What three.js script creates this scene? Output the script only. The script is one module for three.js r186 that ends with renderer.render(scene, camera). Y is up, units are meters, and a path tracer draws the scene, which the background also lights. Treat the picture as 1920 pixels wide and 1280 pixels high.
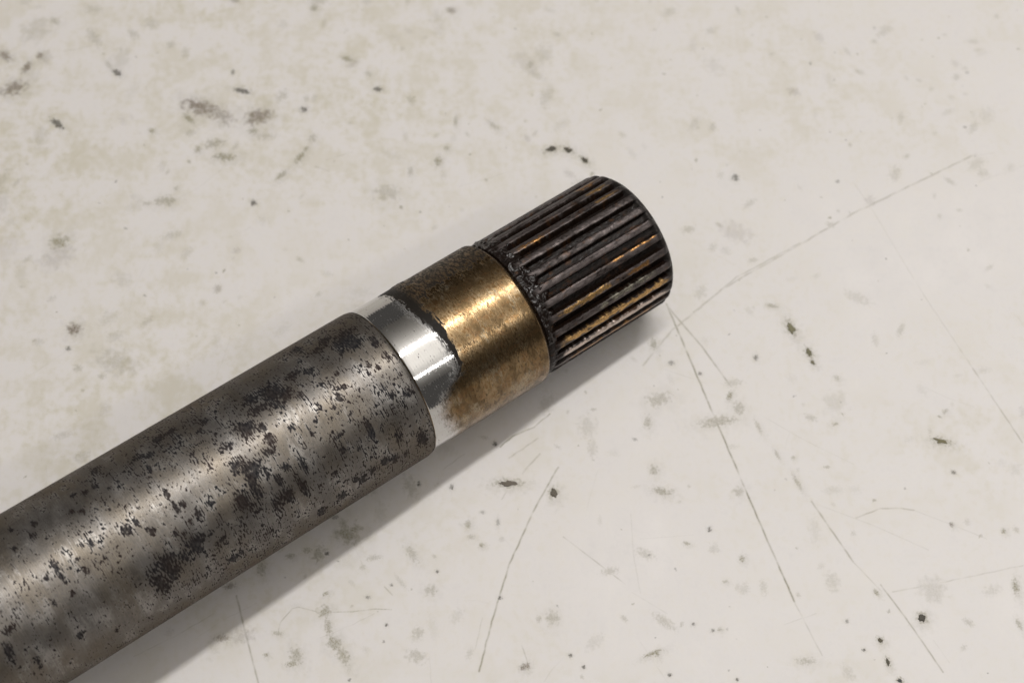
import * as THREE from 'three';
import { mergeVertices } from 'three/addons/utils/BufferGeometryUtils.js';
import { RectAreaLightUniformsLib } from 'three/addons/lights/RectAreaLightUniformsLib.js';

// ---------------------------------------------------------------- camera, light, exposure
RectAreaLightUniformsLib.init();
const scene = new THREE.Scene();
scene.background = new THREE.Color().setRGB(0.085, 0.081, 0.077);          // the unlit far end of the workshop

const camera = new THREE.PerspectiveCamera(22.62, 1024 / 682, 0.02, 20);   // units: metres
camera.position.set(0, 0.34584, 0.1814);
camera.lookAt(0, 0, 0);
camera.focus = 0.350;
camera.userData.fStop = 18;

const renderer = new THREE.WebGLRenderer({ antialias: true });
renderer.setSize(1024, 682);
renderer.toneMapping = THREE.LinearToneMapping;
renderer.toneMappingExposure = 1.0;
renderer.shadowMap.enabled = true;

// the shaft's axis: from its shoulder towards the splined tip, which rests on the surface
const AXIS = new THREE.Vector3(0.79774505, -0.08541692, -0.59691438).normalize();
const SHOULDER = new THREE.Vector3(-0.02617514, 0.02103209, 0.02107526);
const LAT = new THREE.Vector3().crossVectors(AXIS, new THREE.Vector3(0, 1, 0)).normalize();
const UPN = new THREE.Vector3().crossVectors(LAT, AXIS).normalize();

const LAMP_COLOR = new THREE.Color().setRGB(1.0, 0.98, 0.955);
const CEILING_Y = 2.9;
// two fluorescent fittings that hang under the white ceiling: [centre, heading, length, width]
const LAMPS = [
  { at: [0.487, 1.62, -0.433], turn: Math.atan2(0.597, 0.798), length: 1.5, width: 0.09, down: 34, up: 62 },
  { at: [1.42, 1.62, 0.55], turn: Math.atan2(0.597, 0.798), length: 1.5, width: 0.09, down: 7.5, up: 62 },
];

// ---------------------------------------------------------------- helpers
function rng(seed) { let a = seed >>> 0; return () => { a = (a + 0x6D2B79F5) >>> 0; let t = a; t = Math.imul(t ^ (t >>> 15), t | 1); t ^= t + Math.imul(t ^ (t >>> 7), t | 61); return ((t ^ (t >>> 14)) >>> 0) / 4294967296; }; }
const PERM = new Uint8Array(65536), GX = new Float32Array(256), GY = new Float32Array(256);
{ const r = rng(77); for (let i = 0; i < 65536; i++) PERM[i] = (r() * 256) | 0; for (let i = 0; i < 256; i++) { const a = r() * Math.PI * 2; GX[i] = Math.cos(a); GY[i] = Math.sin(a); } }
const hash2 = (x, y, s) => PERM[(PERM[(x + s * 131) & 65535] * 257 + (y & 8191) * 7 + s * 911 + PERM[(y * 3 + s * 17) & 65535]) & 65535];
// gradient noise, y wraps at the whole number py; about -0.7 .. 0.7
function noise(x, y, py, s) {
  const xi = Math.floor(x), yi = Math.floor(y), fx = x - xi, fy = y - yi;
  const u = fx * fx * fx * (fx * (fx * 6 - 15) + 10), v = fy * fy * fy * (fy * (fy * 6 - 15) + 10);
  let y0 = yi, y1 = yi + 1; if (py) { y0 = ((y0 % py) + py) % py; y1 = ((y1 % py) + py) % py; }
  const X = xi + 4096;
  const a = hash2(X, y0, s), b = hash2(X + 1, y0, s), c = hash2(X, y1, s), d = hash2(X + 1, y1, s);
  const n0 = GX[a] * fx + GY[a] * fy, n1 = GX[b] * (fx - 1) + GY[b] * fy, n2 = GX[c] * fx + GY[c] * (fy - 1), n3 = GX[d] * (fx - 1) + GY[d] * (fy - 1);
  return n0 + u * (n1 - n0) + v * ((n2 + u * (n3 - n2)) - (n0 + u * (n1 - n0)));
}
function fbm(x, y, py, s, oct) { let t = 0, a = 1, k = 1; for (let i = 0; i < oct; i++) { t += a * noise(x * k, y * k, py * k, s + i * 13); a *= 0.5; k *= 2; } return t; }
const clamp = (x, a = 0, b = 1) => x < a ? a : x > b ? b : x;
const step = (a, b, x) => { const t = clamp((x - a) / (b - a)); return t * t * (3 - 2 * t); };
const mix = (a, b, t) => a + (b - a) * t;
const enc = (l) => 255 * (l <= 0.0031308 ? 12.92 * l : 1.055 * Math.pow(l, 1 / 2.4) - 0.055);
const ENC = new Uint8Array(4097); for (let i = 0; i <= 4096; i++) ENC[i] = Math.round(enc(i / 4096));
const e8 = (l) => ENC[(clamp(l) * 4096) | 0];
function texture(data, w, h, srgb, wrap = THREE.RepeatWrapping) {
  const t = new THREE.DataTexture(data, w, h, THREE.RGBAFormat);
  t.magFilter = THREE.LinearFilter; t.minFilter = THREE.LinearMipmapLinearFilter; t.generateMipmaps = true;
  t.wrapS = t.wrapT = wrap; if (srgb) t.colorSpace = THREE.SRGBColorSpace; t.needsUpdate = true; return t;
}
// fills colour, roughness/metalness and height textures from one function
function bake(w, h, fn, wrap) {
  const c = new Uint8Array(w * h * 4), m = new Uint8Array(w * h * 4), b = new Uint8Array(w * h * 4), o = { r: 0, g: 0, b: 0, rough: 0.5, metal: 0, height: 0.5 };
  for (let j = 0; j < h; j++) for (let i = 0; i < w; i++) {
    fn(i, j, o); const k = (j * w + i) * 4;
    c[k] = e8(o.r); c[k + 1] = e8(o.g); c[k + 2] = e8(o.b); c[k + 3] = 255;
    m[k] = 0; m[k + 1] = clamp(o.rough) * 255; m[k + 2] = clamp(o.metal) * 255; m[k + 3] = 255;
    const hh = clamp(o.height) * 255; b[k] = b[k + 1] = b[k + 2] = hh; b[k + 3] = 255;
  }
  return { color: texture(c, w, h, true, wrap), rm: texture(m, w, h, false, wrap), bump: texture(b, w, h, false, wrap) };
}
const baked = (t, bumpScale, extra = {}) => new THREE.MeshPhysicalMaterial({ map: t.color, roughnessMap: t.rm, metalnessMap: t.rm, bumpMap: t.bump, bumpScale, roughness: 1, metalness: 1, ...extra });
function part(name, geometry, material, parent) { const m = new THREE.Mesh(geometry, material); m.name = name; m.castShadow = m.receiveShadow = true; parent.add(m); return m; }
const MM = 0.001;
// a turned surface round the local x axis (the shaft's axis, millimetres in, metres out); angle 0 is up, growing towards the near side
// profile: list of [s, radius]; u runs with s over [s0, s1], v with the angle
function turned(profile, seg, s0, s1, jitter) {
  const pos = [], uv = [], idx = [], n = profile.length;
  for (let i = 0; i < n; i++) for (let j = 0; j <= seg; j++) {
    const a = j / seg * Math.PI * 2, s = profile[i][0], r = profile[i][1] + (jitter ? jitter(s, a) : 0);
    pos.push(s * MM, Math.cos(a) * r * MM, Math.sin(a) * r * MM); uv.push((s - s0) / (s1 - s0), j / seg);
  }
  for (let i = 0; i < n - 1; i++) for (let j = 0; j < seg; j++) { const p = i * (seg + 1) + j, q = p + seg + 1; idx.push(p, q, p + 1, q, q + 1, p + 1); }
  const g = new THREE.BufferGeometry(); g.setAttribute('position', new THREE.Float32BufferAttribute(pos, 3)); g.setAttribute('uv', new THREE.Float32BufferAttribute(uv, 2)); g.setIndex(idx); g.computeVertexNormals();
  // one normal along the seam
  const nn = g.attributes.normal; for (let i = 0; i < n; i++) { const p = i * (seg + 1), q = p + seg; const x = nn.getX(p) + nn.getX(q), y = nn.getY(p) + nn.getY(q), z = nn.getZ(p) + nn.getZ(q), l = Math.hypot(x, y, z) || 1; nn.setXYZ(p, x / l, y / l, z / l); nn.setXYZ(q, x / l, y / l, z / l); }
  return g;
}
const wrapDeg = (d) => { d = d % 360; return d > 180 ? d - 360 : d < -180 ? d + 360 : d; };

// ---------------------------------------------------------------- marks copied from the place (millimetres on the surface / along and round the shaft)
// stains: x, z, half length, half width, turn, strength, tone
const STAINS=[[-76.8,-65.22,4.24,1.87,17.6,0.75,1],[-71.76,-62.99,3.3,1.63,33.58,0.5,1],[-62.41,-62.51,3,1.92,-18.39,0.7,1],[-63.42,-58.24,1.17,1.1,-0,0.55,0],[-72.77,-54.47,2.32,1.18,-9.72,0.5,0],[-69.87,-50.58,2.48,1.08,5.93,0.65,0],[-79.53,-61.87,1.97,0.7,47.6,0.7,0],[-76.52,-52.75,0.78,0.94,-0,0.6,0],[-78.78,-57.76,1.3,0.95,-0,0.3,0],[-67.04,-70.21,2.18,0.72,14.32,0.9,2],[-57.16,-68.6,1.9,1.19,-58.03,0.3,0],[-51.38,-64.58,0.92,0.8,0,0.8,2],[-51.61,-50.43,1.84,0.72,-57.25,0.65,0],[-50.2,-52.91,0.85,0.51,-57.26,0.6,0],[-55.69,-45.35,1.62,0.66,-46.82,0.6,0],[-48.82,-56.04,0.91,1.25,0,0.4,0],[-61.95,-37.46,0.83,0.71,33.01,0.85,2],[-82.15,-38.06,1.53,1.21,-0,0.5,0],[-87.31,-37.31,1.27,0.6,0,0.35,0],[-80.81,-41.53,0.64,0.61,-0,0.35,0],[-88.21,-58.24,0.83,0.68,22.85,0.6,0],[-111.7,-60.29,1.97,0.84,42.05,0.9,2],[-98.71,-75.74,1.52,0.74,38.26,0.85,2],[-101.11,-78.21,1.44,0.56,51.7,0.35,0],[-121.41,-77.39,1.65,0.83,-71.43,0.75,1],[-118.55,-81.02,0.8,0.92,0,0.7,1],[-127.38,-81.02,1.9,1.01,42.25,0.7,1],[-123.88,-71.02,2.84,1.66,-18.95,0.7,1],[-116.29,-91.91,1.38,0.93,33.56,0.4,0],[-105.68,-86.68,2.84,1.22,60,0.3,0],[-95.82,-87.69,1.73,1.04,43.36,0.3,0],[-86.08,-84.34,1.07,1,-0,0.3,0],[-50.58,-96,0.95,1.2,0,0.6,0],[-49.75,-98.23,2.32,1.38,0,0.3,0],[-70.9,-98.57,1.09,0.69,0,0.5,1],[-107.14,-26.62,2.34,1.8,-24.11,0.6,0],[-100.82,-3.21,1.47,1.29,31.26,0.75,1],[-101.45,1.76,0.55,0.62,-0,0.7,2],[-91.07,-1.41,1.83,1.25,-0,0.2,0],[-98.66,6.81,0.97,0.82,0,0.3,0],[-92.98,8.84,0.85,0.68,0,0.3,0],[-108.62,-0.03,1.22,0.97,0,0.2,0],[-106.97,-11.2,1.08,0.73,-23.72,0.2,0],[-41.43,-80.02,1.4,0.8,23.81,0.6,0],[-33.34,-70.7,1.06,0.73,6.09,0.9,2],[-15.49,-95.31,1.1,0.85,12.46,0.6,1],[-17.96,-49.34,0.9,1.23,0,0.65,0],[-15.96,-53.22,0.78,0.78,-0,0.45,0],[-13.88,-61.08,0.52,1.58,0,0.45,0],[-24.6,-46.42,0.64,1.38,-0,0.4,0],[-30.05,-40.17,2.94,1.96,0,0.35,0],[4.54,-78.21,0.8,0.99,0,0.35,0],[-4.58,-59.81,1.86,0.66,45.28,0.4,0],[53.85,-44.58,0.77,0.84,-0,0.75,2],[-35.91,-75.42,1.04,0.67,44.78,0.35,0],[5.72,-75.09,2.81,0.78,35.5,0.2,0],[73.61,9.37,0.85,0.61,45.62,0.35,0],[55.5,4.09,0.49,0.75,-0,0.7,2],[48.98,13.8,0.54,1.14,22.5,0.65,0],[45.86,20.15,3.98,1.17,-8.73,0.45,0],[50.83,16.85,1.2,1.59,0,0.4,0],[32.98,14.6,2.67,1.58,-10.99,0.4,0],[30.25,20.28,0.83,1.57,-0,0.4,0],[31.23,31.92,0.94,1.15,0,0.45,0],[32.67,36.99,1.86,0.82,16.31,0.55,0],[97.15,32.43,0.51,0.46,22.53,0.7,2],[54.94,21.46,1.75,0.44,67.41,0.35,0],[58.62,28.21,1.47,0.37,65.44,0.35,0],[62.58,34.85,2.16,0.43,65.5,0.4,0],[73.58,72.74,0.39,0.35,-0,0.8,2],[107.24,58.92,0.68,1.56,-0,0.6,0],[106.79,67.18,0.47,1.12,-19.77,0.5,0],[89.46,59.64,2.83,2.39,-0,0.2,0],[61.34,75.14,1.89,0.8,0,0.35,0],[29.29,73.43,1.93,0.39,-22.29,0.65,0],[30.3,73.43,0.45,0.8,-0,0.6,0],[32.66,78.1,0.39,0.4,-0,0.8,2],[46.66,79.01,0.33,0.34,0,0.8,2],[77.39,60.11,0.78,0.42,60.37,0.6,0],[49.31,52.56,0.63,0.67,0,0.6,0],[37.58,49.03,0.68,0.37,16.11,0.55,0],[42.69,45.84,0.46,0.49,0,0.8,2],[97.02,17.65,0.79,0.48,-39.9,0.4,0],[95.21,44.73,0.46,0.5,0,0.6,1],[106.34,46.21,0.52,0.56,0,0.6,0],[49.58,36.99,1.17,1.13,-0,0.35,0],[43.49,50.25,1.03,1.1,-0,0.2,0],[45.46,57.73,0.57,0.36,0,0.4,0],[62.1,28.98,0.47,0.39,-0,0.4,0],[73.76,46.82,0.58,0.62,0,0.2,0],[72.47,15.53,2.4,2.66,-0,0.15,0],[68.2,57.73,1.36,1.8,-0,0.2,0],[43.73,68.34,0.56,0.47,0,0.4,0],[38.18,67.18,0.34,0.35,-0,0.7,2],[42.14,68.57,0.39,0.41,0,0.6,2],[70.58,66.48,0.39,0.41,-0,0.5,2],[60.1,-9.36,1.34,0.5,11.54,0.5,0],[36.13,5.45,0.61,0.54,0,0.6,2],[42.54,8.16,0.48,0.41,-0,0.6,2],[32.32,0.66,0.85,1.24,0,0.5,0],[-3.79,25.63,0.53,0.58,0,0.85,2],[-20.46,35.23,0.35,0.63,0,0.85,2],[-13.32,35.98,0.47,0.63,0,0.7,2],[-35.73,46.82,2.65,2.45,0,0.6,0],[-38.56,42.99,0.81,0.5,0,0.5,2],[-41.71,51.34,1.43,1.76,30.67,0.5,0],[-39.88,51.34,0.46,0.43,0,0.85,2],[-47.63,51.95,0.92,0.55,0,0.55,0],[-44.16,50.61,0.92,0.61,0,0.45,0],[-53.62,54.73,0.91,1.57,0,0.5,0],[-60.28,58.68,1.12,0.6,-10.64,0.6,1],[-60.73,70.2,1.45,0.7,0,0.55,1],[-39.67,64.37,1.18,1.24,39.95,0.55,0],[-38.71,67.76,0.67,2.11,-10.47,0.5,0],[-37.2,71.24,1.49,1.34,30.11,0.55,0],[-35.4,73.88,1.1,1.97,-31.44,0.5,0],[-45.19,74,1.21,1.74,-20.97,0.5,0],[-45.97,75.71,1.21,0.52,-10.38,0.6,0],[-21.66,51.34,0.92,2.06,-31.91,0.35,0],[-9.59,44.73,0.69,0.86,-0,0.5,0],[-6.66,49.52,0.57,0.43,0,0.6,0],[-3.12,44.23,0.35,0.86,0,0.45,2],[-6.49,41.88,0.46,0.31,-0,0.4,2],[-8.87,47.56,0.81,0.49,0,0.35,0],[-17.46,59.64,1.25,1.07,-0,0.35,0],[-2.6,61.3,0.4,0.41,0,0.8,2],[-16.07,55.45,0.34,0.36,-0,0.8,2],[-26.5,67.29,0.34,0.35,0,0.8,2],[-25.78,58.45,0.28,0.3,0,0.7,2],[-19.82,69.15,1.01,1.28,0,0.3,0],[-20.14,74,1.91,1.24,20.36,0.3,0],[2.33,76.4,0.78,0.56,-30.61,0.7,1],[3.22,76.17,0.39,0.68,-0,0.7,1],[8.44,65.77,1.35,1.52,0,0.35,0],[5.62,66.01,0.56,0.7,-0,0.3,0],[12.13,73.88,0.39,0.4,0,0.75,2],[14.87,76.4,0.39,0.4,-0,0.75,2],[-30.67,61.18,0.51,0.36,-0,0.55,2],[-51.43,73.77,0.5,0.4,0,0.6,0],[-39.65,60.35,0.79,0.36,-31.98,0.6,0],[-22.32,35.86,1.29,2.52,-21.69,0.3,0],[-49.28,69.15,1.13,0.46,10.24,0.4,0],[-29.76,52.31,1.48,0.61,-10.65,0.3,0],[-2.3,48.05,0.58,0.61,0,0.2,0],[16.65,21.46,1.78,2.61,0,0.2,0],[17.73,26.66,0.95,1.93,0,0.2,0],[-23.87,57.73,1.78,0.46,50.36,0.2,0],[41.71,-30,1.54,0.88,-11.54,0.3,0],[-84.19,-38.06,1.64,1.07,-24.13,0.45,0]];
const SCRATCHES=[[[35.7,-9.9,45.8,20.7,53.3,43.2,59.8,62.1],0.37,0.55],[[59.8,62.1,64.7,73.9],0.29,0.20],[[35.7,-9.9,37.4,-7.1,43.4,1.3,49.4,11.5],0.35,0.42],[[29.8,6,36.5,-2.7,49.1,-14,67.9,-25.9,81.3,-34.5,112.7,-51.5],0.41,0.30],[[41.9,-7.7,52.3,-16.9,68,-26.3],0.35,0.25],[[65.3,39.3,73.1,53.2],0.35,0.40],[[73.1,53.2,78.3,59.6],0.26,0.20],[[78.5,58.4,83.2,66,89.6,77.5],0.30,0.42],[[104.6,6.8,113.3,25.2],0.30,0.34],[[95.6,-12.3,104.6,6.8],0.23,0.18],[[74.7,43.2,80.2,41,84.8,40.9,87.5,41.4],0.30,0.30],[[87.5,41.4,95.9,45,102.4,48],0.23,0.14],[[80.9,60,95.5,57.1,109.3,54.1],0.28,0.20],[[65.1,39.4,78.5,45,89.5,50.5],0.23,0.14],[[10.1,31.2,4.6,41.6,-0.7,53.9,-4.4,66.8,-6.9,77.3],0.35,0.50],[[-58.6,60.9,-56.8,66.8],0.37,0.50],[[-56.8,66.8,-54.5,74.1,-52.7,79.7],0.35,0.36],[[-49.4,69.2,-48.9,66.8,-46.7,63.7,-45.1,63.4,-40.6,64.6,-34,64.4,-29.3,63.8,-25.6,63.9],0.21,0.36],[[11.1,47.6,24,58.2],0.23,0.30],[[8.4,18.2,4.8,21.5,0,23.8,-2.7,26.3],0.30,0.50],[[5.7,24.2,2.4,26.7,-0.7,29],0.30,0.30],[[6.1,28,2.2,32.7],0.35,0.30],[[0,35,-2.3,38.8],0.23,0.25],[[-6.3,65.8,-7.8,72.6],0.23,0.20],[[25.5,60.1,32.7,64.8],0.19,0.12],[[-10.6,28,-15.3,31.8],0.23,0.25],[[2,71.8,3.3,75.8],0.23,0.30],[[-27.2,58.9,-25.5,60.7],0.23,0.35],[[-40.3,70.1,-33.7,67.2,-29.3,64.8],0.19,0.20],[[82.1,-43.5,86.4,-34.5,92.4,-19.8,95.6,-12.3],0.23,0.13],[[41.6,-27.1,57.3,-16.9],0.19,0.08],[[-112.6,-82.5,-109.3,-83,-106.1,-84.2],0.23,0.20],[[-47.7,-47.8,-44.4,-46.6],0.23,0.40],[[-45.2,-49.7,-38.9,-52],0.23,0.20],[[-47.1,29.2,-53.8,35],0.17,0.20],[[-63.1,64.8,-70.5,69.5,-79,74.1],0.19,0.22],[[-54.2,62.5,-60.7,66,-67.1,70.7],0.17,0.15],[[56.1,18.8,64,24.1,75.3,30.5],0.21,0.12],[[33.9,6.8,44.6,10.9],0.19,0.15],[[27.6,48,39.2,47.1],0.17,0.10],[[57.3,67.2,64.2,64.8],0.21,0.16],[[-108.8,8.2,-98.9,-0],0.19,0.12],[[-12.8,-42,0,-46.6],0.19,0.15],[[-62,-30.7,-66.8,-27.8],0.23,0.12]];
const CRUMBS=[[-0.94,35.1,2.57,0.88,-0],[9.1,37.37,0.99,1.32,-0],[64.09,-3.49,0.96,2.01,-21.81],[67.75,2.86,0.76,1.32,-21.63],[68.4,5.31,0.51,0.78,-26.64],[95.44,24.98,1.86,0.73,11.18],[86.51,65.77,1.08,1.09,44.06],[77.24,70.66,0.75,0.6,32.42],[78.32,75.37,0.46,1,-15],[80.46,79.35,0.69,0.53,32.2],[9.47,-52.75,1.83,0.85,-11.92],[13.62,-52.6,1.34,0.84,29.44],[17.58,-49.65,1.41,0.72,50.77]];
const FLAKES=[[-6.9,-21.7,2.9,2.3],[-6.2,-12.8,2.4,1.6],[-26,-12.3,2.6,3.1],[-24.1,-7.3,1.8,1.9],[-30.4,-16.9,2.1,1.7],[-26.3,-2.4,1.1,2.5],[-34.3,1.2,2.4,2],[-30.7,-6.5,2.4,1.1],[-27.1,16.3,0.9,0.9],[-31.7,15,1.5,1],[-33.3,21.3,1.5,1],[-39.8,5.3,1.6,1],[-20.3,-16,1.8,1],[-16.9,-12.5,1.3,0.8],[-12.5,-25.9,1.5,1.2],[-15.2,-39,1.3,1.8],[-10.1,-30.4,1.8,1.4],[-13.1,44.9,0.8,2.2],[-15,28.6,0.8,0.6],[-17.5,19.7,0.5,0.5],[-19.8,12.9,0.5,1.2],[-13.1,0.5,0.7,0.6],[-15.3,15.2,0.6,0.9],[-13.6,11.3,0.9,0.6],[-2.6,35.5,1.3,1.1],[-8.1,60.7,0.9,2],[-3.5,73.1,1.6,2.5],[-12.7,73.1,1.2,1.2],[-7.6,77.6,0.7,1.1],[-5.7,32,0.9,1],[-6.5,24,0.8,0.9],[-28.7,41,0.8,2],[-30.6,53.5,1,2.8],[-35.1,53.8,2.5,1.7],[-42.4,41,1.6,2.4],[-37.5,26.1,2.1,1.8],[-35.8,32.3,0.6,1.8],[-32,35.8,0.9,0.9],[-19.8,72.5,0.7,1.1],[-19.9,46.2,0.7,1.1],[-23.7,58.3,0.6,0.6],[-24.1,26.4,0.6,0.6],[-19.2,35.8,1.2,0.7],[-17,52.1,0.6,0.7],[-22.2,20.7,0.4,0.6],[-5.2,11.3,0.6,0.6],[-6.5,7.3,0.6,0.6],[-2.3,8.2,0.7,1.4],[-39.1,30.4,1.5,4.2],[-43,41.5,0.9,1.9],[-49.2,-29.2,1.4,1.3],[-46.3,-29.2,1.3,1.1],[-55.1,-23.1,1.5,0.9],[-52.4,-19.7,1.2,0.9],[-54.2,-10.5,0.6,1.1],[-39.9,-20.4,1.4,0.9],[-41.9,-15.8,0.6,0.6],[-46,-3.1,0.5,0.5],[-62.5,-35.8,1.3,1.3],[-64.6,-19.7,0.8,0.8],[-68.7,-23.4,0.6,0.7],[-66.5,-20.1,0.7,0.6],[-62.6,-13,0.6,0.6],[-60.4,-13.3,0.4,0.5],[-70.8,-11.9,0.7,0.7],[-69.4,-7.6,0.7,0.8],[-77.8,-19.1,0.6,0.8],[-79.1,-10.5,0.7,0.7],[-83.2,-10.1,0.5,0.7],[-81.9,-25.5,0.5,0.8],[-78.8,13.4,0.7,1.4],[-78.8,22.3,0.5,1.2],[-64.3,17.7,0.9,1.1],[-61.9,17,0.5,0.9],[-60.5,26.6,0.9,0.9],[-54.4,12.1,0.5,1.6],[-54.3,21.9,0.6,1.4],[-52.6,22.2,0.7,0.8],[-51.3,32.3,0.8,1.2],[-48.2,31,0.9,0.6],[-54.8,48.7,2.1,2.4],[-53.2,47.1,1.5,1.3],[-57.1,51.7,1.4,1.8],[-61.1,51.2,2.1,2.8],[-63.6,59.1,1.8,3.7],[-60.1,57.1,1.6,1.9],[-50.9,47.8,0.9,0.7],[-74.5,26.2,0.6,0.8],[-78.5,34.4,0.5,0.5],[-71,13.5,0.7,1],[-70.4,25.4,0.4,0.5],[-76.8,19.9,0.4,0.4],[-81.2,17.9,0.4,0.5],[-72.7,11.6,0.4,0.6],[-93.5,44.5,0.8,2],[-90.1,61.1,0.6,2.3],[-91.6,33.4,1.2,0.8],[-81.3,60.5,0.7,0.7],[-82.6,33.1,0.5,1.2],[-48.4,75.7,1.9,1.2],[-49.8,56.3,1.3,0.9],[-74.9,74.6,0.4,0.6],[-5.2,-12.9,1.3,1.3],[-9.2,-12,0.9,0.8],[-7.6,11.6,0.5,0.5],[-21.8,-0.3,0.8,0.7],[-17,0.9,0.6,0.5],[-31.7,5.6,0.9,0.9],[-40.7,20.6,0.9,1.2],[-2.6,-6.2,0.8,1.5],[-39.2,39.4,1.2,1.9],[-34.5,40.8,0.8,1.6],[-56.6,36,0.6,0.7],[-55.3,38.7,0.7,0.9],[-53.4,34.6,0.6,0.7],[-15.5,74,1.5,1.4],[-10.4,76.5,1.3,1.5],[-18.3,77.8,1.2,1.1],[-28.9,83.6,1.4,1.3],[-23.6,80.6,1.2,1.4]];

// ---------------------------------------------------------------- the white surface
{
  const N = 2048, SIZE = 280, K = N / SIZE;                  // one sheet of texture covers 280 mm
  const dirt = new Float32Array(N * N), brown = new Float32Array(N * N), black = new Float32Array(N * N), groove = new Float32Array(N * N);
  const layer = [dirt, brown, black];
  const at = (x) => (x + SIZE / 2) * K;
  const stamp = (x, z, a, b, deg, st, tone, soft, seed) => {
    const R = Math.max(a, b) * 1.9, c = Math.cos(deg * Math.PI / 180), s = Math.sin(deg * Math.PI / 180);
    const i0 = Math.max(0, Math.floor(at(x - R))), i1 = Math.min(N - 1, Math.ceil(at(x + R))), j0 = Math.max(0, Math.floor(at(z - R))), j1 = Math.min(N - 1, Math.ceil(at(z + R)));
    const f = 1.5 / Math.max(0.5, Math.min(a, b)), L = layer[tone];
    for (let j = j0; j <= j1; j++) for (let i = i0; i <= i1; i++) {
      const px = i / K - SIZE / 2 - x, pz = j / K - SIZE / 2 - z;
      const u = (px * c + pz * s) / a, v = (-px * s + pz * c) / b;
      const d = Math.hypot(u, v) + 0.95 * fbm(px * f + seed * 7.3, pz * f + seed * 3.1, 0, 5, 4) ;
      const g = 0.72 + 0.6 * noise(px * 3.3 + seed, pz * 3.3, 0, 9);
      const q = step(1.15 + soft, 0.7 - soft, d) * st * clamp(g * 1.3, 0, 1.25); const k = j * N + i; if (q > L[k]) L[k] = q;
    }
  };
  STAINS.forEach((q, n) => stamp(q[0], q[1], q[2], q[3], q[4], q[5] * (q[6] === 2 ? 0.95 : 1.05), q[6], q[6] === 2 ? 0.12 : 0.42, n + 1));
  STAINS.forEach((q, n) => { if (q[6] !== 2 && q[5] > 0.3) stamp(q[0] + 0.4, q[1] + 0.3, q[2] * 1.7, q[3] * 2.0, q[4], q[5] * 0.24, 0, 0.6, n + 1500); else if (q[6] === 2) stamp(q[0], q[1], q[2] * 1.8, q[3] * 1.7, q[4], 0.13, 0, 0.5, n + 1500); });
  CRUMBS.forEach((q, n) => { stamp(q[0], q[1], q[2] * 1.25, q[3] * 1.25, q[4], 0.5, 0, 0.3, n + 1800); stamp(q[0] + 0.3, q[1] + 0.5, q[2] * 1.9, q[3] * 2, q[4], 0.16, 0, 0.6, n + 1830); });
  const r = rng(5);
  for (let n = 0; n < 380; n++) { const x = (r() - 0.5) * SIZE, z = (r() - 0.5) * SIZE, a = 0.12 + 0.34 * r() * r(); stamp(x, z, a * (1 + r()), a, r() * 180, 0.2 + 0.45 * r(), r() < 0.4 ? 2 : 0, 0.2, n + 300); }
  for (let n = 0; n < 420; n++) { const x = (r() - 0.5) * SIZE, z = (r() - 0.5) * SIZE, a = 0.35 + 1.1 * r() * r(); stamp(x, z, a * (1 + r() * 1.6), a, r() * 180, 0.08 + 0.22 * r(), 0, 0.45, n + 2000); }
  for (let n = 0; n < 260; n++) { const x = (r() - 0.5) * SIZE, z = (r() - 0.5) * SIZE, w = step(40, -120, x + z * 0.6); if (r() > 0.3 + w) continue; const a = 0.7 + 2.6 * r() * r(); stamp(x, z, a * (1 + r() * 1.2), a, r() * 180, 0.1 + 0.2 * r(), r() < 0.3 ? 1 : 0, 0.5, n + 900); }
  const line = (pts, w, st, seed) => {
    for (let n = 0; n + 3 < pts.length; n += 2) {
      const x0 = pts[n], z0 = pts[n + 1], x1 = pts[n + 2], z1 = pts[n + 3], len = Math.hypot(x1 - x0, z1 - z0), m = Math.ceil(len * K * 0.8), R = Math.ceil(w * K * 1.2) + 1;
      for (let q = 0; q <= m; q++) {
        const t = q / m, wob = 0.16 * noise((x0 + (x1 - x0) * t) * 0.5 + seed, (z0 + (z1 - z0) * t) * 0.5, 0, 3), x = at(x0 + (x1 - x0) * t + wob), z = at(z0 + (z1 - z0) * t + wob * 0.7);
        const dense = clamp(0.72 + 1.0 * fbm((x0 + (x1 - x0) * t) * 0.35 + seed * 5, (z0 + (z1 - z0) * t) * 0.35, 0, 21, 3));
        for (let j = -R; j <= R; j++) for (let i = -R; i <= R; i++) {
          const px = Math.round(x) + i, pz = Math.round(z) + j; if (px < 0 || pz < 0 || px >= N || pz >= N) continue;
          const d = Math.hypot(px - x, pz - z) / (w * K * 0.62), k = pz * N + px, v = st * dense * Math.exp(-d * d * 1.6);
          if (v > dirt[k]) dirt[k] = v; if (v > groove[k]) groove[k] = v;
        }
      }
    }
  };
  SCRATCHES.forEach(([pts, w, st], n) => line(pts, w * 1.1, st * 1.35, n));
  for (let n = 0; n < 70; n++) {      // faint hairlines in every direction
    const x = (r() - 0.5) * SIZE, z = (r() - 0.5) * SIZE, a = r() * Math.PI, l = 4 + 26 * r() * r(), bend = (r() - 0.5) * 0.5;
    line([x, z, x + l * 0.5 * Math.cos(a), z + l * 0.5 * Math.sin(a), x + l * 0.5 * (Math.cos(a) + Math.cos(a + bend)), z + l * 0.5 * (Math.sin(a) + Math.sin(a + bend))], 0.16 + 0.1 * r(), 0.06 + 0.12 * r(), n + 50);
  }
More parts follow.
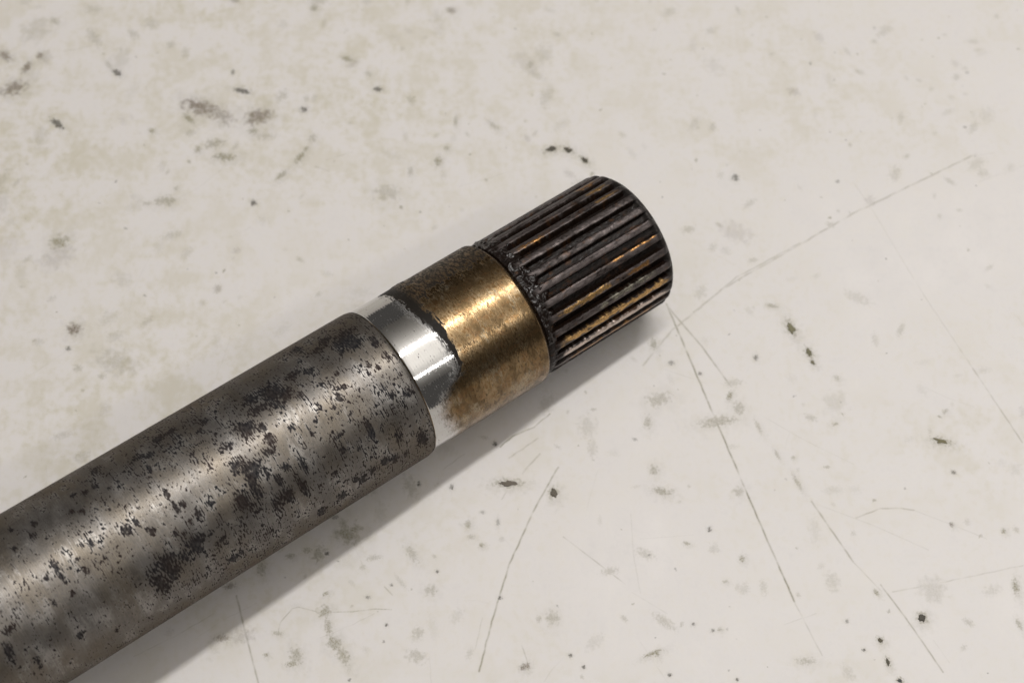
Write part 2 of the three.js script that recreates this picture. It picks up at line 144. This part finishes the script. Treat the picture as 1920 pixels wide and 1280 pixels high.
  const t = bake(N, N, (i, j, o) => {
    const x = i / K - SIZE / 2, z = j / K - SIZE / 2, k = j * N + i;
    const big = fbm(x * 0.022 + 3, z * 0.022, 0, 31, 4), mid = fbm(x * 0.11, z * 0.11 + 9, 0, 41, 4), fine = fbm(x * 0.55, z * 0.55, 0, 51, 3), grain = noise(x * 2.6, z * 2.6, 0, 61);
    const soiled = 0.24 + 0.56 * step(80, -130, x + z * 0.75) + 0.5 * big;                       // a film of trodden-in dirt, thickest in one corner of the sheet
    let film = clamp(soiled) * step(-0.5, 0.6, 0.95 * mid + 0.5 * fine + 0.2 * grain) * 0.62 + 0.06 * step(0.1, 0.5, fine + 0.4 * grain);
    let R = 0.698, G = 0.670, B = 0.655;
    const bright = 1 + 0.045 * mid + 0.035 * fine + 0.02 * grain; R *= bright; G *= bright; B *= bright;
    R = mix(R, 0.50, film); G = mix(G, 0.462, film); B = mix(B, 0.345, film);
    const d = clamp(dirt[k]), w = clamp(brown[k]), q = clamp(black[k]);
    R = mix(R, 0.165, d); G = mix(G, 0.146, d); B = mix(B, 0.062, d);
    R = mix(R, 0.15, w); G = mix(G, 0.115, w); B = mix(B, 0.082, w);
    R = mix(R, 0.06, q); G = mix(G, 0.054, q); B = mix(B, 0.043, q);
    o.r = R; o.g = G; o.b = B; o.metal = 0; o.rough = 0.5 + 0.12 * film + 0.25 * Math.max(d, w, q) + 0.05 * fine;
    o.height = 0.5 + 0.10 * mid + 0.05 * fine + 0.02 * grain - 0.28 * clamp(groove[k]) + 0.1 * Math.max(w, q);
  }, THREE.MirroredRepeatWrapping);
  const g = new THREE.PlaneGeometry(4.48, 4.48); g.rotateX(-Math.PI / 2);
  const P = g.attributes.position, U = g.attributes.uv;
  for (let i = 0; i < P.count; i++) U.setXY(i, P.getX(i) / (SIZE * MM) + 0.5, P.getZ(i) / (SIZE * MM) + 0.5);
  const f = part('floor', g, baked(t, 0.00012), scene);
  f.userData = { kind: 'structure', label: 'off white painted surface with olive dirt smudges, specks and long scratches', category: 'floor' };
}

// ---------------------------------------------------------------- ceiling and the two light fittings that the bright metal mirrors
{
  const g = new THREE.BoxGeometry(8.4, 0.06, 8.2);
  const c = part('ceiling', g, new THREE.MeshStandardMaterial({ color: new THREE.Color().setRGB(0.82, 0.80, 0.77), roughness: 0.9 }), scene);
  c.position.set(0.6, CEILING_Y + 0.03, -0.2); c.rotation.y = LAMPS[0].turn;
  c.userData = { kind: 'structure', label: 'plain white ceiling above the fluorescent light fittings', category: 'ceiling' };
  LAMPS.forEach((l, n) => {
    const o = new THREE.Group(); o.name = n ? 'ceiling_lamp_001' : 'ceiling_lamp'; scene.add(o);
    o.position.set(...l.at); o.rotation.y = l.turn;
    o.userData = { label: n ? 'long white fluorescent fitting hung at the side of the shaft' : 'long white fluorescent fitting hung straight above the shaft', category: 'ceiling lamp', group: 'fluorescent fittings under the ceiling' };
    const white = new THREE.MeshStandardMaterial({ color: new THREE.Color().setRGB(0.75, 0.75, 0.73), roughness: 0.5 });
    const body = new THREE.BoxGeometry(l.length + 0.06, 0.03, l.width + 0.03); part('lamp_body', body, white, o).position.y = 0.03;
    const glow = new THREE.MeshStandardMaterial({ color: 0xffffff, emissive: LAMP_COLOR, emissiveIntensity: 8, roughness: 0.6 });
    part('diffuser', new THREE.BoxGeometry(l.length, 0.012, l.width), glow, o).position.y = 0.008;
    for (const sx of [-1, 1]) { const w = part('hanging_rod', new THREE.CylinderGeometry(0.004, 0.004, CEILING_Y - l.at[1] - 0.045, 8), white, o); w.position.set(sx * l.length * 0.38, 0.045 + (CEILING_Y - l.at[1] - 0.045) / 2, 0); }
    for (const dir of [-1, 1]) {
      const a = new THREE.RectAreaLight(LAMP_COLOR, dir < 0 ? l.down : l.up, l.length, l.width);
      a.name = dir < 0 ? 'lamp_light_down' : 'lamp_light_up'; a.position.y = dir < 0 ? -0.004 : 0.052; a.rotation.x = dir < 0 ? -Math.PI / 2 : Math.PI / 2; o.add(a);
    }
  });
}

// ---------------------------------------------------------------- the drive shaft
const shaft = new THREE.Group(); shaft.name = 'drive_shaft'; scene.add(shaft);
shaft.matrixAutoUpdate = true;
shaft.quaternion.setFromRotationMatrix(new THREE.Matrix4().makeBasis(AXIS, UPN, LAT)); shaft.position.copy(SHOULDER);
shaft.userData = { label: 'used steel drive shaft with splined greasy tip lying on the white surface', category: 'drive shaft' };
const R0 = 17.5, RG = 17.13, RS = 16.47, RR = 14.75;

// -- main bar: bare turned steel with dark scale left in flakes
{
  const W = 1536, H = 1536, S0 = -112, S1 = 0, CIRC = 2 * Math.PI * R0, KX = W / (S1 - S0), KY = H / CIRC;
  const mark = new Float32Array(W * H);
  const r = rng(11);
  const spot = (s, deg, a, b) => {
    const cy = (deg + 180) / 360 * H, cx = (s - S0) * KX, rx = a * KX * 1.9, ry = b * KY * 1.9;
    for (let j = Math.floor(cy - ry); j <= cy + ry; j++) { const jj = ((j % H) + H) % H; for (let i = Math.max(0, Math.floor(cx - rx)); i <= Math.min(W - 1, cx + rx); i++) {
      const v = 1 - Math.hypot((i - cx) / (a * KX), (j - cy) / (b * KY)); const k = jj * W + i; if (v + 1 > mark[k]) mark[k] = v + 1;
    } }
  };
  for (const [s, deg, a, b] of FLAKES) spot(s, deg, Math.max(0.4, a * 1.05), Math.max(0.45, b * 1.1));
  // the hidden far side and the length beyond: the same kind of flakes
  for (let n = 0; n < 150; n++) { const big = r() * r() * r(); spot(S0 + r() * (S1 - S0), 110 + r() * 190, 0.3 + 2.2 * big, 0.3 + 2.4 * big); }
  for (let n = 0; n < 430; n++) { const s = S0 + r() * (S1 - S0), d = r() * 360 - 180; if (r() > 0.35 + 0.65 * step(-62, -30, s)) continue; spot(s, d, 0.16 + 0.3 * r() * r(), 0.18 + 0.42 * r() * r()); }
  const PY = 64;
  const t = bake(W, H, (i, j, o) => {
    const s = S0 + i / KX, y = j / H * PY, k = j * W + i, deg = j / H * 360 - 180;
    const n1 = fbm(s * 0.55, y * 0.5, PY * 0.5, 71, 4), n2 = fbm(s * 2.8, y * 2, PY * 2, 81, 4), streak = noise(s * 4.5, y * 0.5, PY * 0.5, 91), big = fbm(s * 0.055, y * 0.125, PY * 0.125, 101, 3), mid = fbm(s * 0.2, y * 0.25, PY * 0.25, 111, 4);
    const ring = Math.sin((s + 0.04 * noise(s * 0.3, y * 0.25, PY * 0.25, 121)) * 2 * Math.PI / 0.42), ring2 = noise(s * 7.0, y * 0.125, 8, 131);
    // dark scale: flakes with ragged edges drawn out round the bar, gathered where the bar carries most of it
    const m = mark[k] > 0 ? mark[k] - 1 : -1;
    const ragged = 1.0 * n2 + 0.30 * streak + 0.10 * ring;
    const f = Math.max(m, -0.55) * 0.95 + 0.75 * n1 + 1.15 * ragged;
    const rich = 0.30 * step(-75, -40, s) + 0.55 * big + 0.3 * mid;
    const scat = 0.75 * n1 + 1.35 * ragged + 0.55 * rich;
    const thin = Math.max(step(-0.05, 0.14, f), step(0.42, 0.6, scat));
    const scale = Math.max(step(0.10, 0.19, f), step(0.56, 0.66, scat)) * (0.86 + 0.5 * n2);
    const grey = clamp(0.5 + 0.8 * mid + 0.4 * n1), tan = clamp(0.45 + 1.1 * fbm(s * 0.12 + 40, y * 0.125, PY * 0.125, 141, 4) + 0.3 * n2), pale = step(0.05, 0.5, n1 * 0.5 + mid * 0.75 + 0.3 * streak + 0.2 * n2);
    let R = mix(0.130, 0.222, grey), G = mix(0.121, 0.209, grey), B = mix(0.112, 0.197, grey);
    R = mix(R, 0.150, tan * 0.6); G = mix(G, 0.123, tan * 0.6); B = mix(B, 0.089, tan * 0.6);
    R = mix(R, 0.32, pale * 0.6); G = mix(G, 0.305, pale * 0.6); B = mix(B, 0.286, pale * 0.6);
    const tone = 1 + 0.16 * ring2 + 0.28 * n2 + 0.14 * streak; R *= tone; G *= tone; B *= tone;
    R = mix(R, 0.058, thin * 0.4); G = mix(G, 0.051, thin * 0.4); B = mix(B, 0.048, thin * 0.4);
    const blue = clamp(0.5 + 1.4 * mid), sc = clamp(scale);
    R = mix(R, mix(0.024, 0.017, blue), sc); G = mix(G, mix(0.018, 0.017, blue), sc); B = mix(B, mix(0.017, 0.020, blue), sc);
    o.r = R; o.g = G; o.b = B; o.metal = mix(0.76, 0.45, sc); o.rough = mix(0.41 + 0.10 * mid + 0.10 * n2 - 0.05 * pale, 0.5, sc);
    o.height = 0.45 + 0.13 * ring + 0.16 * ring2 + 0.14 * n2 + 0.16 * sc;
  });
  const prof = []; prof.push([-300, 0.01], [-300, 17.2], [-299.6, R0]); for (let s = -296; s <= -4; s += 4) prof.push([s, R0]);
  prof.push([-1.6, R0], [-1.05, R0 - 0.03], [-0.6, R0 - 0.12], [-0.28, R0 - 0.27], [-0.08, R0 - 0.46], [0, R0 - 0.66], [0.02, 15]);
  const body = part('shaft_bar', turned(prof.map(([s, q]) => [s, q]), 192, S0, S1), baked(t, 0.00004, { specularIntensity: 0.5, specularColor: new THREE.Color().setRGB(0.35, 0.32, 0.29) }), shaft);
  body.geometry.attributes.uv.array.forEach((v, i, arr) => { if (i % 2) arr[i] = (v + 0.5); });
  body.userData.label = 'grey turned steel bar mottled with dark scale flakes';
}

// -- the joint housing at the far end, out of the picture, which holds that end of the bar up
{
  const m = new THREE.MeshPhysicalMaterial({ color: new THREE.Color().setRGB(0.10, 0.095, 0.09), roughness: 0.55, metalness: 0.7 });
  part('joint_housing', turned([[-345, 0.01], [-345, 40], [-343, 43], [-320, 47.6], [-306, 47.9], [-303, 46], [-301, 36], [-292, 24], [-286, 20], [-284, 17.52]], 64, -345, -284), m, shaft);
}

// -- bearing seat: a polished band, then a heat-tinted band with baked-on grease
{
  const W = 1024, H = 1536, S0 = 0, S1 = 31, PY = 64;
  // where the clean metal ends: [angle, s]
  const EDGE = [[-180, 8], [-60, 8.4], [-33, 8.7], [-12, 9.0], [-2, 9.5], [10, 10.2], [25, 10.5], [38, 10.2], [45, 9.0], [50, 5.6], [58, 3.6], [66, 2.9], [75, 3.6], [83, 5.0], [100, 5.5], [140, 7], [180, 8]];
  const edge = (d) => { for (let i = 0; i + 1 < EDGE.length; i++) if (d <= EDGE[i + 1][0]) { const [a, p] = EDGE[i], [b, q] = EDGE[i + 1]; return mix(p, q, step(a, b, d)); } return 8; };
  const t = bake(W, H, (i, j, o) => {
    const s = S0 + (S1 - S0) * i / W, y = j / H * PY, deg = j / H * 360 - 180;
    const n1 = fbm(s * 0.5, y * 0.5, PY * 0.5, 201, 4), n2 = fbm(s * 1.6, y * 1, PY, 211, 4), n3 = fbm(s * 5, y * 2, PY * 2, 221, 3), big = fbm(s * 0.12, y * 0.125, PY * 0.125, 231, 3);
    const ring = Math.sin((s + 0.05 * Math.sin(deg * 0.05)) * 2 * Math.PI / 0.62), hone = noise(s * 9, y * 0.125, 8, 241);
    const e = edge(deg), soft = (deg > 44 && deg < 110) ? 2.2 : 0.35;
    const tint = step(-soft, soft, s - e + 1.0 * n2 + 0.6 * n1 + 1.3 * n3);
    // polished steel
    const chat = noise(s * 3.0, y * 0.5, PY * 0.5, 281); let R = 0.57, G = 0.562, B = 0.55, rough = 0.09 + 0.06 * n3 + 0.03 * hone, metal = 1, h = 0.5 + 0.12 * ring + 0.07 * hone + 0.22 * chat;
    // tinted band: straw to brown, mottled; spots all round it rubbed back to bare steel, with ragged outlines
    
    const sludge = clamp(0.46 + 0.9 * n1 + 0.65 * n2 + 0.85 * n3 + 0.4 * big); const cleanp = step(0.24, 0.6, fbm(s * 0.2 + 5, y * 0.25, PY * 0.25, 291, 4) + 0.35 * n2 + 0.45 * n3) * 0.5;
    const mott = clamp(0.45 + 0.8 * n2 + 0.45 * n1 + 0.8 * n3), dark = clamp(step(-0.1, 0.55, 0.7 * n1 + 0.75 * n2 + 0.5 * big + 0.55 * n3 + 0.12));
    let r2 = mix(0.17, 0.54, mott), g2 = mix(0.105, 0.410, mott), b2 = mix(0.047, 0.250, mott);
    r2 = mix(r2, 0.085, dark * 0.82); g2 = mix(g2, 0.052, dark * 0.82); b2 = mix(b2, 0.024, dark * 0.82);
    r2 = mix(r2, 0.115, sludge * 0.8); g2 = mix(g2, 0.075, sludge * 0.8); b2 = mix(b2, 0.036, sludge * 0.8);
    r2 = mix(r2, 0.42, cleanp); g2 = mix(g2, 0.355, cleanp); b2 = mix(b2, 0.25, cleanp);
    const red = step(0.1, 0.4, fbm(s * 0.35 + 9, y * 1, PY, 251, 4) );
    r2 = mix(r2, 0.22, red * 0.3); g2 = mix(g2, 0.115, red * 0.3); b2 = mix(b2, 0.05, red * 0.3);
    const fleck = step(0.30, 0.46, n3 * 0.8 + n2 * 0.5); r2 = mix(r2, 0.05, fleck * 0.7); g2 = mix(g2, 0.035, fleck * 0.7); b2 = mix(b2, 0.022, fleck * 0.7);
    const r2rough = 0.235 + 0.10 * dark + 0.08 * n3 - 0.08 * cleanp;
    R = mix(R, r2, tint); G = mix(G, g2, tint); B = mix(B, b2, tint); rough = mix(rough, r2rough, tint); h = mix(h, 0.5 + 0.06 * ring + 0.10 * hone + 0.22 * n3 + 0.12 * n2, tint);
    // black baked grease: over the top of the band and as a ragged line along its edge
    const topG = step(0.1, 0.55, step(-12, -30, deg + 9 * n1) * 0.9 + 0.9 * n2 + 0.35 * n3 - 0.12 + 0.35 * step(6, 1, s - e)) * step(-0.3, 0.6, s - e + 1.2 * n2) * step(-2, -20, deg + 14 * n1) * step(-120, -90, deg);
    const lw = mix(0.35, 1.7, step(36, -10, deg)) * step(60, 42, deg) * step(-120, -80, deg);
    const lineG = lw > 0.01 ? step(1.0, 0.65, Math.abs(s - e - 0.2 + 0.5 * n1) / lw + 1.1 * n2 + 0.5 * n3) : 0;
    const spray = step(-3.4, -0.2, s - e) * step(0.6, 0, s - e) * step(60, 46, deg) * step(-30, -6, deg), crumb = step(0.13, 0.26, n2 * 0.8 + 0.8 * n3 + 0.34 * step(-2.8, 0, s - e)) * spray;
    const dots = step(0.50, 0.60, fbm(s * 3.2, y * 1.6 + 30, 0, 261, 2)) * (1 - tint) * 0.8;
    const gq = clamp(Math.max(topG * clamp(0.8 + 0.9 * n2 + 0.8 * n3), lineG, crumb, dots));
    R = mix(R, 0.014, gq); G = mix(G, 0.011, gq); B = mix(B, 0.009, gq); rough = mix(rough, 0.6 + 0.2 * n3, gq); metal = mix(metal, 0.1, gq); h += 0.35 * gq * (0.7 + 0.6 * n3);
    o.r = R; o.g = G; o.b = B; o.rough = rough; o.metal = metal; o.height = h;
  });
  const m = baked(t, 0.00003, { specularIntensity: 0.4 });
  const mk = (prof) => { const g = turned(prof, 192, S0, S1); g.attributes.uv.array.forEach((v, i, a) => { if (i % 2) a[i] = v + 0.5; }); return g; };
  const a = [[-0.2, RG + 0.15], [0.02, RG + 0.06], [0.25, RG]]; for (let s = 1; s <= 10; s += 1) a.push([s, RG]); a.push([10.6, RG]);
  part('polished_band', mk(a), m, shaft).userData.label = 'bright polished steel band';
  const lump = (s, ang) => { let d = wrapDeg(ang * 180 / Math.PI); const w = step(-18, -34, d) * step(-100, -70, d) * step(1.9, 0.3, Math.abs(s - 12.6)); return w * (0.15 + 0.5 * Math.max(0, noise(s * 0.7, d * 0.12, 0, 271))); };
  const b = [[10.6, RG]]; for (let s = 11; s <= 29.2; s += 0.5) b.push([s, RG + 0.02]); b.push([29.7, RG + 0.01], [29.95, RG - 0.03], [30.4, RG - 0.48], [30.7, RG - 0.95], [30.9, 15.6]);
  const g = turned(b, 256, S0, S1, lump); g.attributes.uv.array.forEach((v, i, q) => { if (i % 2) q[i] = v + 0.5; });
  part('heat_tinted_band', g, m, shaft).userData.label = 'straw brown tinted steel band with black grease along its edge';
}

// -- splines: a grooved root, each tooth a piece, an end rim and lumps of grease where the grooves run out
{
  const W = 1024, H = 1536, S0 = 30, S1 = 67, PY = 64, TEETH = 29, PITCH = 360 / TEETH, PHASE = 22.9;
  // worn bright places on the teeth: [tooth angle, s from, s to, half width deg, kind]
  const WORN = [[84.8, 35.2, 62.6, 3.0, 0], [71.5, 35, 63, 2.6, 1], [47.2, 36, 49, 2.0, 1], [48, 52, 60, 1.6, 2], [58.5, 46, 60, 2.6, 3], [-14, 58.6, 61.6, 1.6, 1], [-26, 58.5, 62.3, 1.6, 1], [-13, 37.5, 42, 1.5, 2], [-39, 58, 62, 2, 2], [33, 52, 64, 1.0, 2], [97, 36, 60, 2, 2]];
  const t = bake(W, H, (i, j, o) => {
    const s = S0 + (S1 - S0) * i / W, y = j / H * PY, deg = j / H * 360 - 180;
    const n1 = fbm(s * 0.35, y * 1, PY, 301, 4), n2 = fbm(s * 1.4, y * 2, PY * 2, 311, 4), n3 = fbm(s * 4, y * 4, PY * 4, 321, 3), big = fbm(s * 0.1, y * 0.25, PY * 0.25, 331, 3), nl = fbm(s * 0.45, y * 2.5, PY * 2.5, 335, 4);
    const off = wrapDeg(deg - PHASE - Math.round((deg - PHASE) / PITCH) * PITCH), land = step(2.95, 2.45, Math.abs(off) + 0.7 * n2);
    let R = 0.009, G = 0.0048, B = 0.0034, rough = 0.36 + 0.3 * n2, metal = 0.05;
    // thin grease film on the lands lets the steel through
    const film = land * clamp(0.55 + 0.6 * nl + 0.25 * n1 + 0.25 * n2 + 0.5 * big) * step(32.5, 35, s + 1.5 * n1);
    R = mix(R, 0.122, film); G = mix(G, 0.104, film); B = mix(B, 0.100, film); metal = mix(metal, 0.75, film); rough = mix(rough, 0.38, film);
    const rust = step(0.2, 0.6, fbm(s * 0.4 + 31, y * 1, PY, 341, 4) + 0.4 * n2); R = mix(R, 0.085, rust * 0.38); G = mix(G, 0.038, rust * 0.38); B = mix(B, 0.014, rust * 0.38); metal = mix(metal, 0.5, rust * 0.5);
    for (const [a, p, q, w, kind] of WORN) {
      const dd = wrapDeg(deg - a); if (dd > 7 || dd < -7) continue;
      const v = step(1.15, 0.55, Math.abs(dd) / w + 1.2 * nl + 0.25 * n3) * step(p - 1.5, p + 1, s + 2.2 * n1) * step(q + 1.2, q - 0.8, s + 2.2 * n1) * step(-0.5, 0.05, n1 + 0.5 * nl + (kind === 0 ? 0.35 : kind === 1 ? 0.15 : 0)) * step(3.3, 2.3, Math.abs(off) + 0.8 * n2);
      const c = kind === 0 ? [0.74, 0.62, 0.55] : kind === 1 ? [0.68, 0.42, 0.17] : kind === 2 ? [0.42, 0.22, 0.08] : [0.33, 0.31, 0.25];
      const k2 = clamp(0.8 + 0.8 * n3); R = mix(R, c[0] * k2, v); G = mix(G, c[1] * k2, v); B = mix(B, c[2] * k2, v); metal = mix(metal, 1, v); rough = mix(rough, 0.34, v);
    }
    const rim = step(63.6, 64.8, s + 0.4 * n2); R = mix(R, 0.034, rim * 0.85); G = mix(G, 0.030, rim * 0.85); B = mix(B, 0.028, rim * 0.85); metal = mix(metal, 0.4, rim); rough = mix(rough, 0.5, rim * 0.7);
    o.r = R; o.g = G; o.b = B; o.rough = rough; o.metal = metal; o.height = 0.5 + 0.30 * n2 + 0.22 * n3 + 0.1 * n1;
  });
  const m = baked(t, 0.00012, { specularIntensity: 0.3 });
  const shift = (g) => { g.attributes.uv.array.forEach((v, i, a) => { if (i % 2) a[i] = v + 0.5; }); return g; };
  const prof = [[30.2, 15.4], [30.8, 16.0], [31.4, 16.22], [32.2, 16.25], [32.8, 16.1], [33.3, 15.8], [33.9, 15.35], [34.6, 14.98], [35.4, RR]]; for (let s = 37; s <= 63; s += 1) prof.push([s, RR]);
  prof.push([63.8, RR + 0.05], [64.4, RR + 0.3], [64.8, RR + 0.75], [65.1, RR + 0.95], [65.5, RR + 0.92], [65.9, RR + 0.62], [66.25, RR + 0.2], [66.4, RR - 0.6], [66.42, 9], [66.0, 8], [66.0, 0.01]);
  const lumpy = (s, a) => { const d = wrapDeg(a * 180 / Math.PI), w = step(30, 31.5, s) * step(66, 64, s); return w * 0.10 * fbm(s * 0.8, d * 0.25, 0, 351, 3); };
  part('spline_root', shift(turned(prof, 360, S0, S1, lumpy)), m, shaft).userData.label = 'grease blackened spline root with rounded end rim';
  // a tooth: rounded trapezium section swept along the axis, its ends falling away
  const SEC = [[-4.0, -2.0], [-3.55, -1.45], [-3.1, -0.62], [-2.85, -0.2], [-2.5, -0.04], [-1.25, 0.01], [0, 0.02], [1.25, 0.01], [2.5, -0.04], [2.85, -0.2], [3.1, -0.62], [3.55, -1.45], [4.0, -2.0]];
  const SPOTS = [31.6, 32.0, 32.6, 33.2, 34, 35]; for (let s = 36; s < 64; s += 0.75) SPOTS.push(s); SPOTS.push(64.2, 64.7, 65.1, 65.5, 65.8);
  for (let k = 0; k < TEETH; k++) {
    const mid = PHASE + k * PITCH, pos = [], uv = [], idx = [], n = SEC.length, r = rng(400 + k), ds = (r() - 0.5) * 0.4;
    SPOTS.forEach((s, i) => {
      const front = s < 33 ? -0.32 * step(33.2, 31.6, s) : 0, back = s > 64.1 ? -(s - 64.1) * (s - 64.1) * 0.36 : 0;
      SEC.forEach(([d, dr]) => {
        const rough = 0.045 * noise(s * 0.9 + k * 17, d * 0.5, 0, 361) + (Math.abs(d) > 2.6 ? 0.06 * noise(s * 1.7 + k * 9, d, 0, 371) : 0);
        const a = (mid + d + (Math.abs(d) > 2 ? 0.22 * noise(s * 0.7 + k * 5, d > 0 ? 3.3 : 8.8, 0, 381) : 0)) * Math.PI / 180, q = RS + dr + front + back + rough;
        pos.push((s + (i ? 0 : ds)) * MM, Math.cos(a) * q * MM, Math.sin(a) * q * MM); uv.push((s - S0) / (S1 - S0), (mid + d) / 360 + 0.5);
      });
    });
    for (let i = 0; i < SPOTS.length - 1; i++) for (let j = 0; j < n - 1; j++) { const p = i * n + j, q = p + n; idx.push(p, q, p + 1, q, q + 1, p + 1); }
    for (const i of [0, SPOTS.length - 1]) for (let j = 1; j < n - 1; j++) { const p = i * n; i ? idx.push(p, p + j + 1, p + j) : idx.push(p, p + j, p + j + 1); }
    const g = new THREE.BufferGeometry(); g.setAttribute('position', new THREE.Float32BufferAttribute(pos, 3)); g.setAttribute('uv', new THREE.Float32BufferAttribute(uv, 2)); g.setIndex(idx); g.computeVertexNormals();
    part(k ? 'spline_tooth_' + String(k).padStart(3, '0') : 'spline_tooth', g, m, shaft);
  }
  // grease pushed up against the band
  const gm = new THREE.MeshPhysicalMaterial({ color: new THREE.Color().setRGB(0.010, 0.0062, 0.005), roughness: 0.2, metalness: 0, specularIntensity: 0.65 });
  const gp = []; for (let s = 30.6; s <= 39; s += 0.15) gp.push([s, 0]);
  const level = (s, a) => {
    const d = wrapDeg(a * 180 / Math.PI), x = d * 0.288;
    const n = fbm(s * 0.55, x * 0.45, 0, 401, 2), f = fbm(s * 1.0, x * 0.85, 0, 411, 3), run = 34.0 + 1.7 * step(48, 20, d) + 2.2 * noise(x * 0.35, 4.2, 0, 421) + 1.1 * noise(x * 1.1, 9.2, 0, 431) + 0.5 * step(0, -40, d);
    const lowSide = step(62, 80, d) * step(200, 170, d), amt = step(run + 1.1, run - 1.3, s) * (1 - 0.75 * lowSide);
    const ends = step(30.6, 31.1, s);
    return mix(14.2, 16.18, amt) * 1 + amt * (0.65 * Math.max(-0.15, n) + 0.30 * f + 0.16) * ends - (1 - ends) * 0.8;
  };
  part('grease', turned(gp, 512, 30, 37, level), gm, shaft).userData.label = 'shiny black grease heaped where the grooves end';
}

// ---------------------------------------------------------------- crumbs of dirt on the surface
{
  const tones = [[0.085, 0.074, 0.06], [0.075, 0.066, 0.052], [0.115, 0.108, 0.066], [0.105, 0.098, 0.062], [0.11, 0.10, 0.066], [0.105, 0.095, 0.056], [0.055, 0.05, 0.042], [0.075, 0.068, 0.05], [0.06, 0.055, 0.042], [0.045, 0.045, 0.045], [0.055, 0.05, 0.04], [0.06, 0.054, 0.042], [0.055, 0.05, 0.038]];
  const names = ['long dark dirt flake with a pale nick beside the shaft shadow', 'round dark dirt crumb beside the long flake and the curved scratch', 'upright olive dirt crumb, largest of a short trail', 'olive dirt crumb in the middle of a short trail', 'tiny olive dirt crumb ending a short trail', 'slim olive dirt sliver lying alone on the clean surface', 'dark wedge shaped dirt crumb beside a straight scratch', 'small rounded dirt crumb near a dark upright sliver', 'dark upright dirt sliver', 'small blackish dirt crumb next to the upright sliver', 'dark jagged dirt flake, first of three behind the splined tip', 'dark dirt flake, middle of three behind the splined tip', 'slanting dirt flake, closest of three to the splined tip'];
  CRUMBS.forEach(([x, z, a, b, deg], n) => {
    const r = rng(900 + n), N = 36, RINGS = 6, pos = [], idx = [], h = Math.min(a, b) * 0.22;
    const ph = r() * 9;
    for (let k = 0; k <= RINGS; k++) for (let i = 0; i < N; i++) {
      const t = i / N * Math.PI * 2, rad = (1 - k / RINGS), edge = 0.72 + 0.6 * fbm(Math.cos(t) * 1.3 + ph, Math.sin(t) * 1.3 + n * 3, 0, 501, 4);
      const lift = k === 0 ? 0.02 : h * (0.35 + 0.65 * Math.sqrt(1 - rad * rad)) * (0.75 + 0.8 * noise(rad * Math.cos(t) * 2.5 + ph, rad * Math.sin(t) * 2.5, 0, 511));
      pos.push(rad * edge * a * Math.cos(t) * MM, Math.max(0.015, lift) * MM, rad * edge * b * Math.sin(t) * MM);
    }
    for (let k = 0; k < RINGS; k++) for (let i = 0; i < N; i++) { const p = k * N + i, q = k * N + (i + 1) % N; idx.push(p, p + N, q, q, p + N, q + N); }
    for (let i = 1; i < N - 1; i++) idx.push(0, i, i + 1);       // its underside
    const g = new THREE.BufferGeometry(); g.setAttribute('position', new THREE.Float32BufferAttribute(pos, 3)); g.setIndex(idx); g.computeVertexNormals();
    const c = part(n ? 'dirt_crumb_' + String(n).padStart(3, '0') : 'dirt_crumb', g, new THREE.MeshStandardMaterial({ color: new THREE.Color().setRGB(...tones[n]).multiplyScalar(1.75), roughness: 0.85 }), scene);
    c.position.set(x * MM, 0.00001, z * MM); c.rotation.y = -deg * Math.PI / 180;
    c.userData = { label: names[n], category: 'dirt crumb', group: 'dirt crumbs on the white surface' };
  });
}

renderer.render(scene, camera);
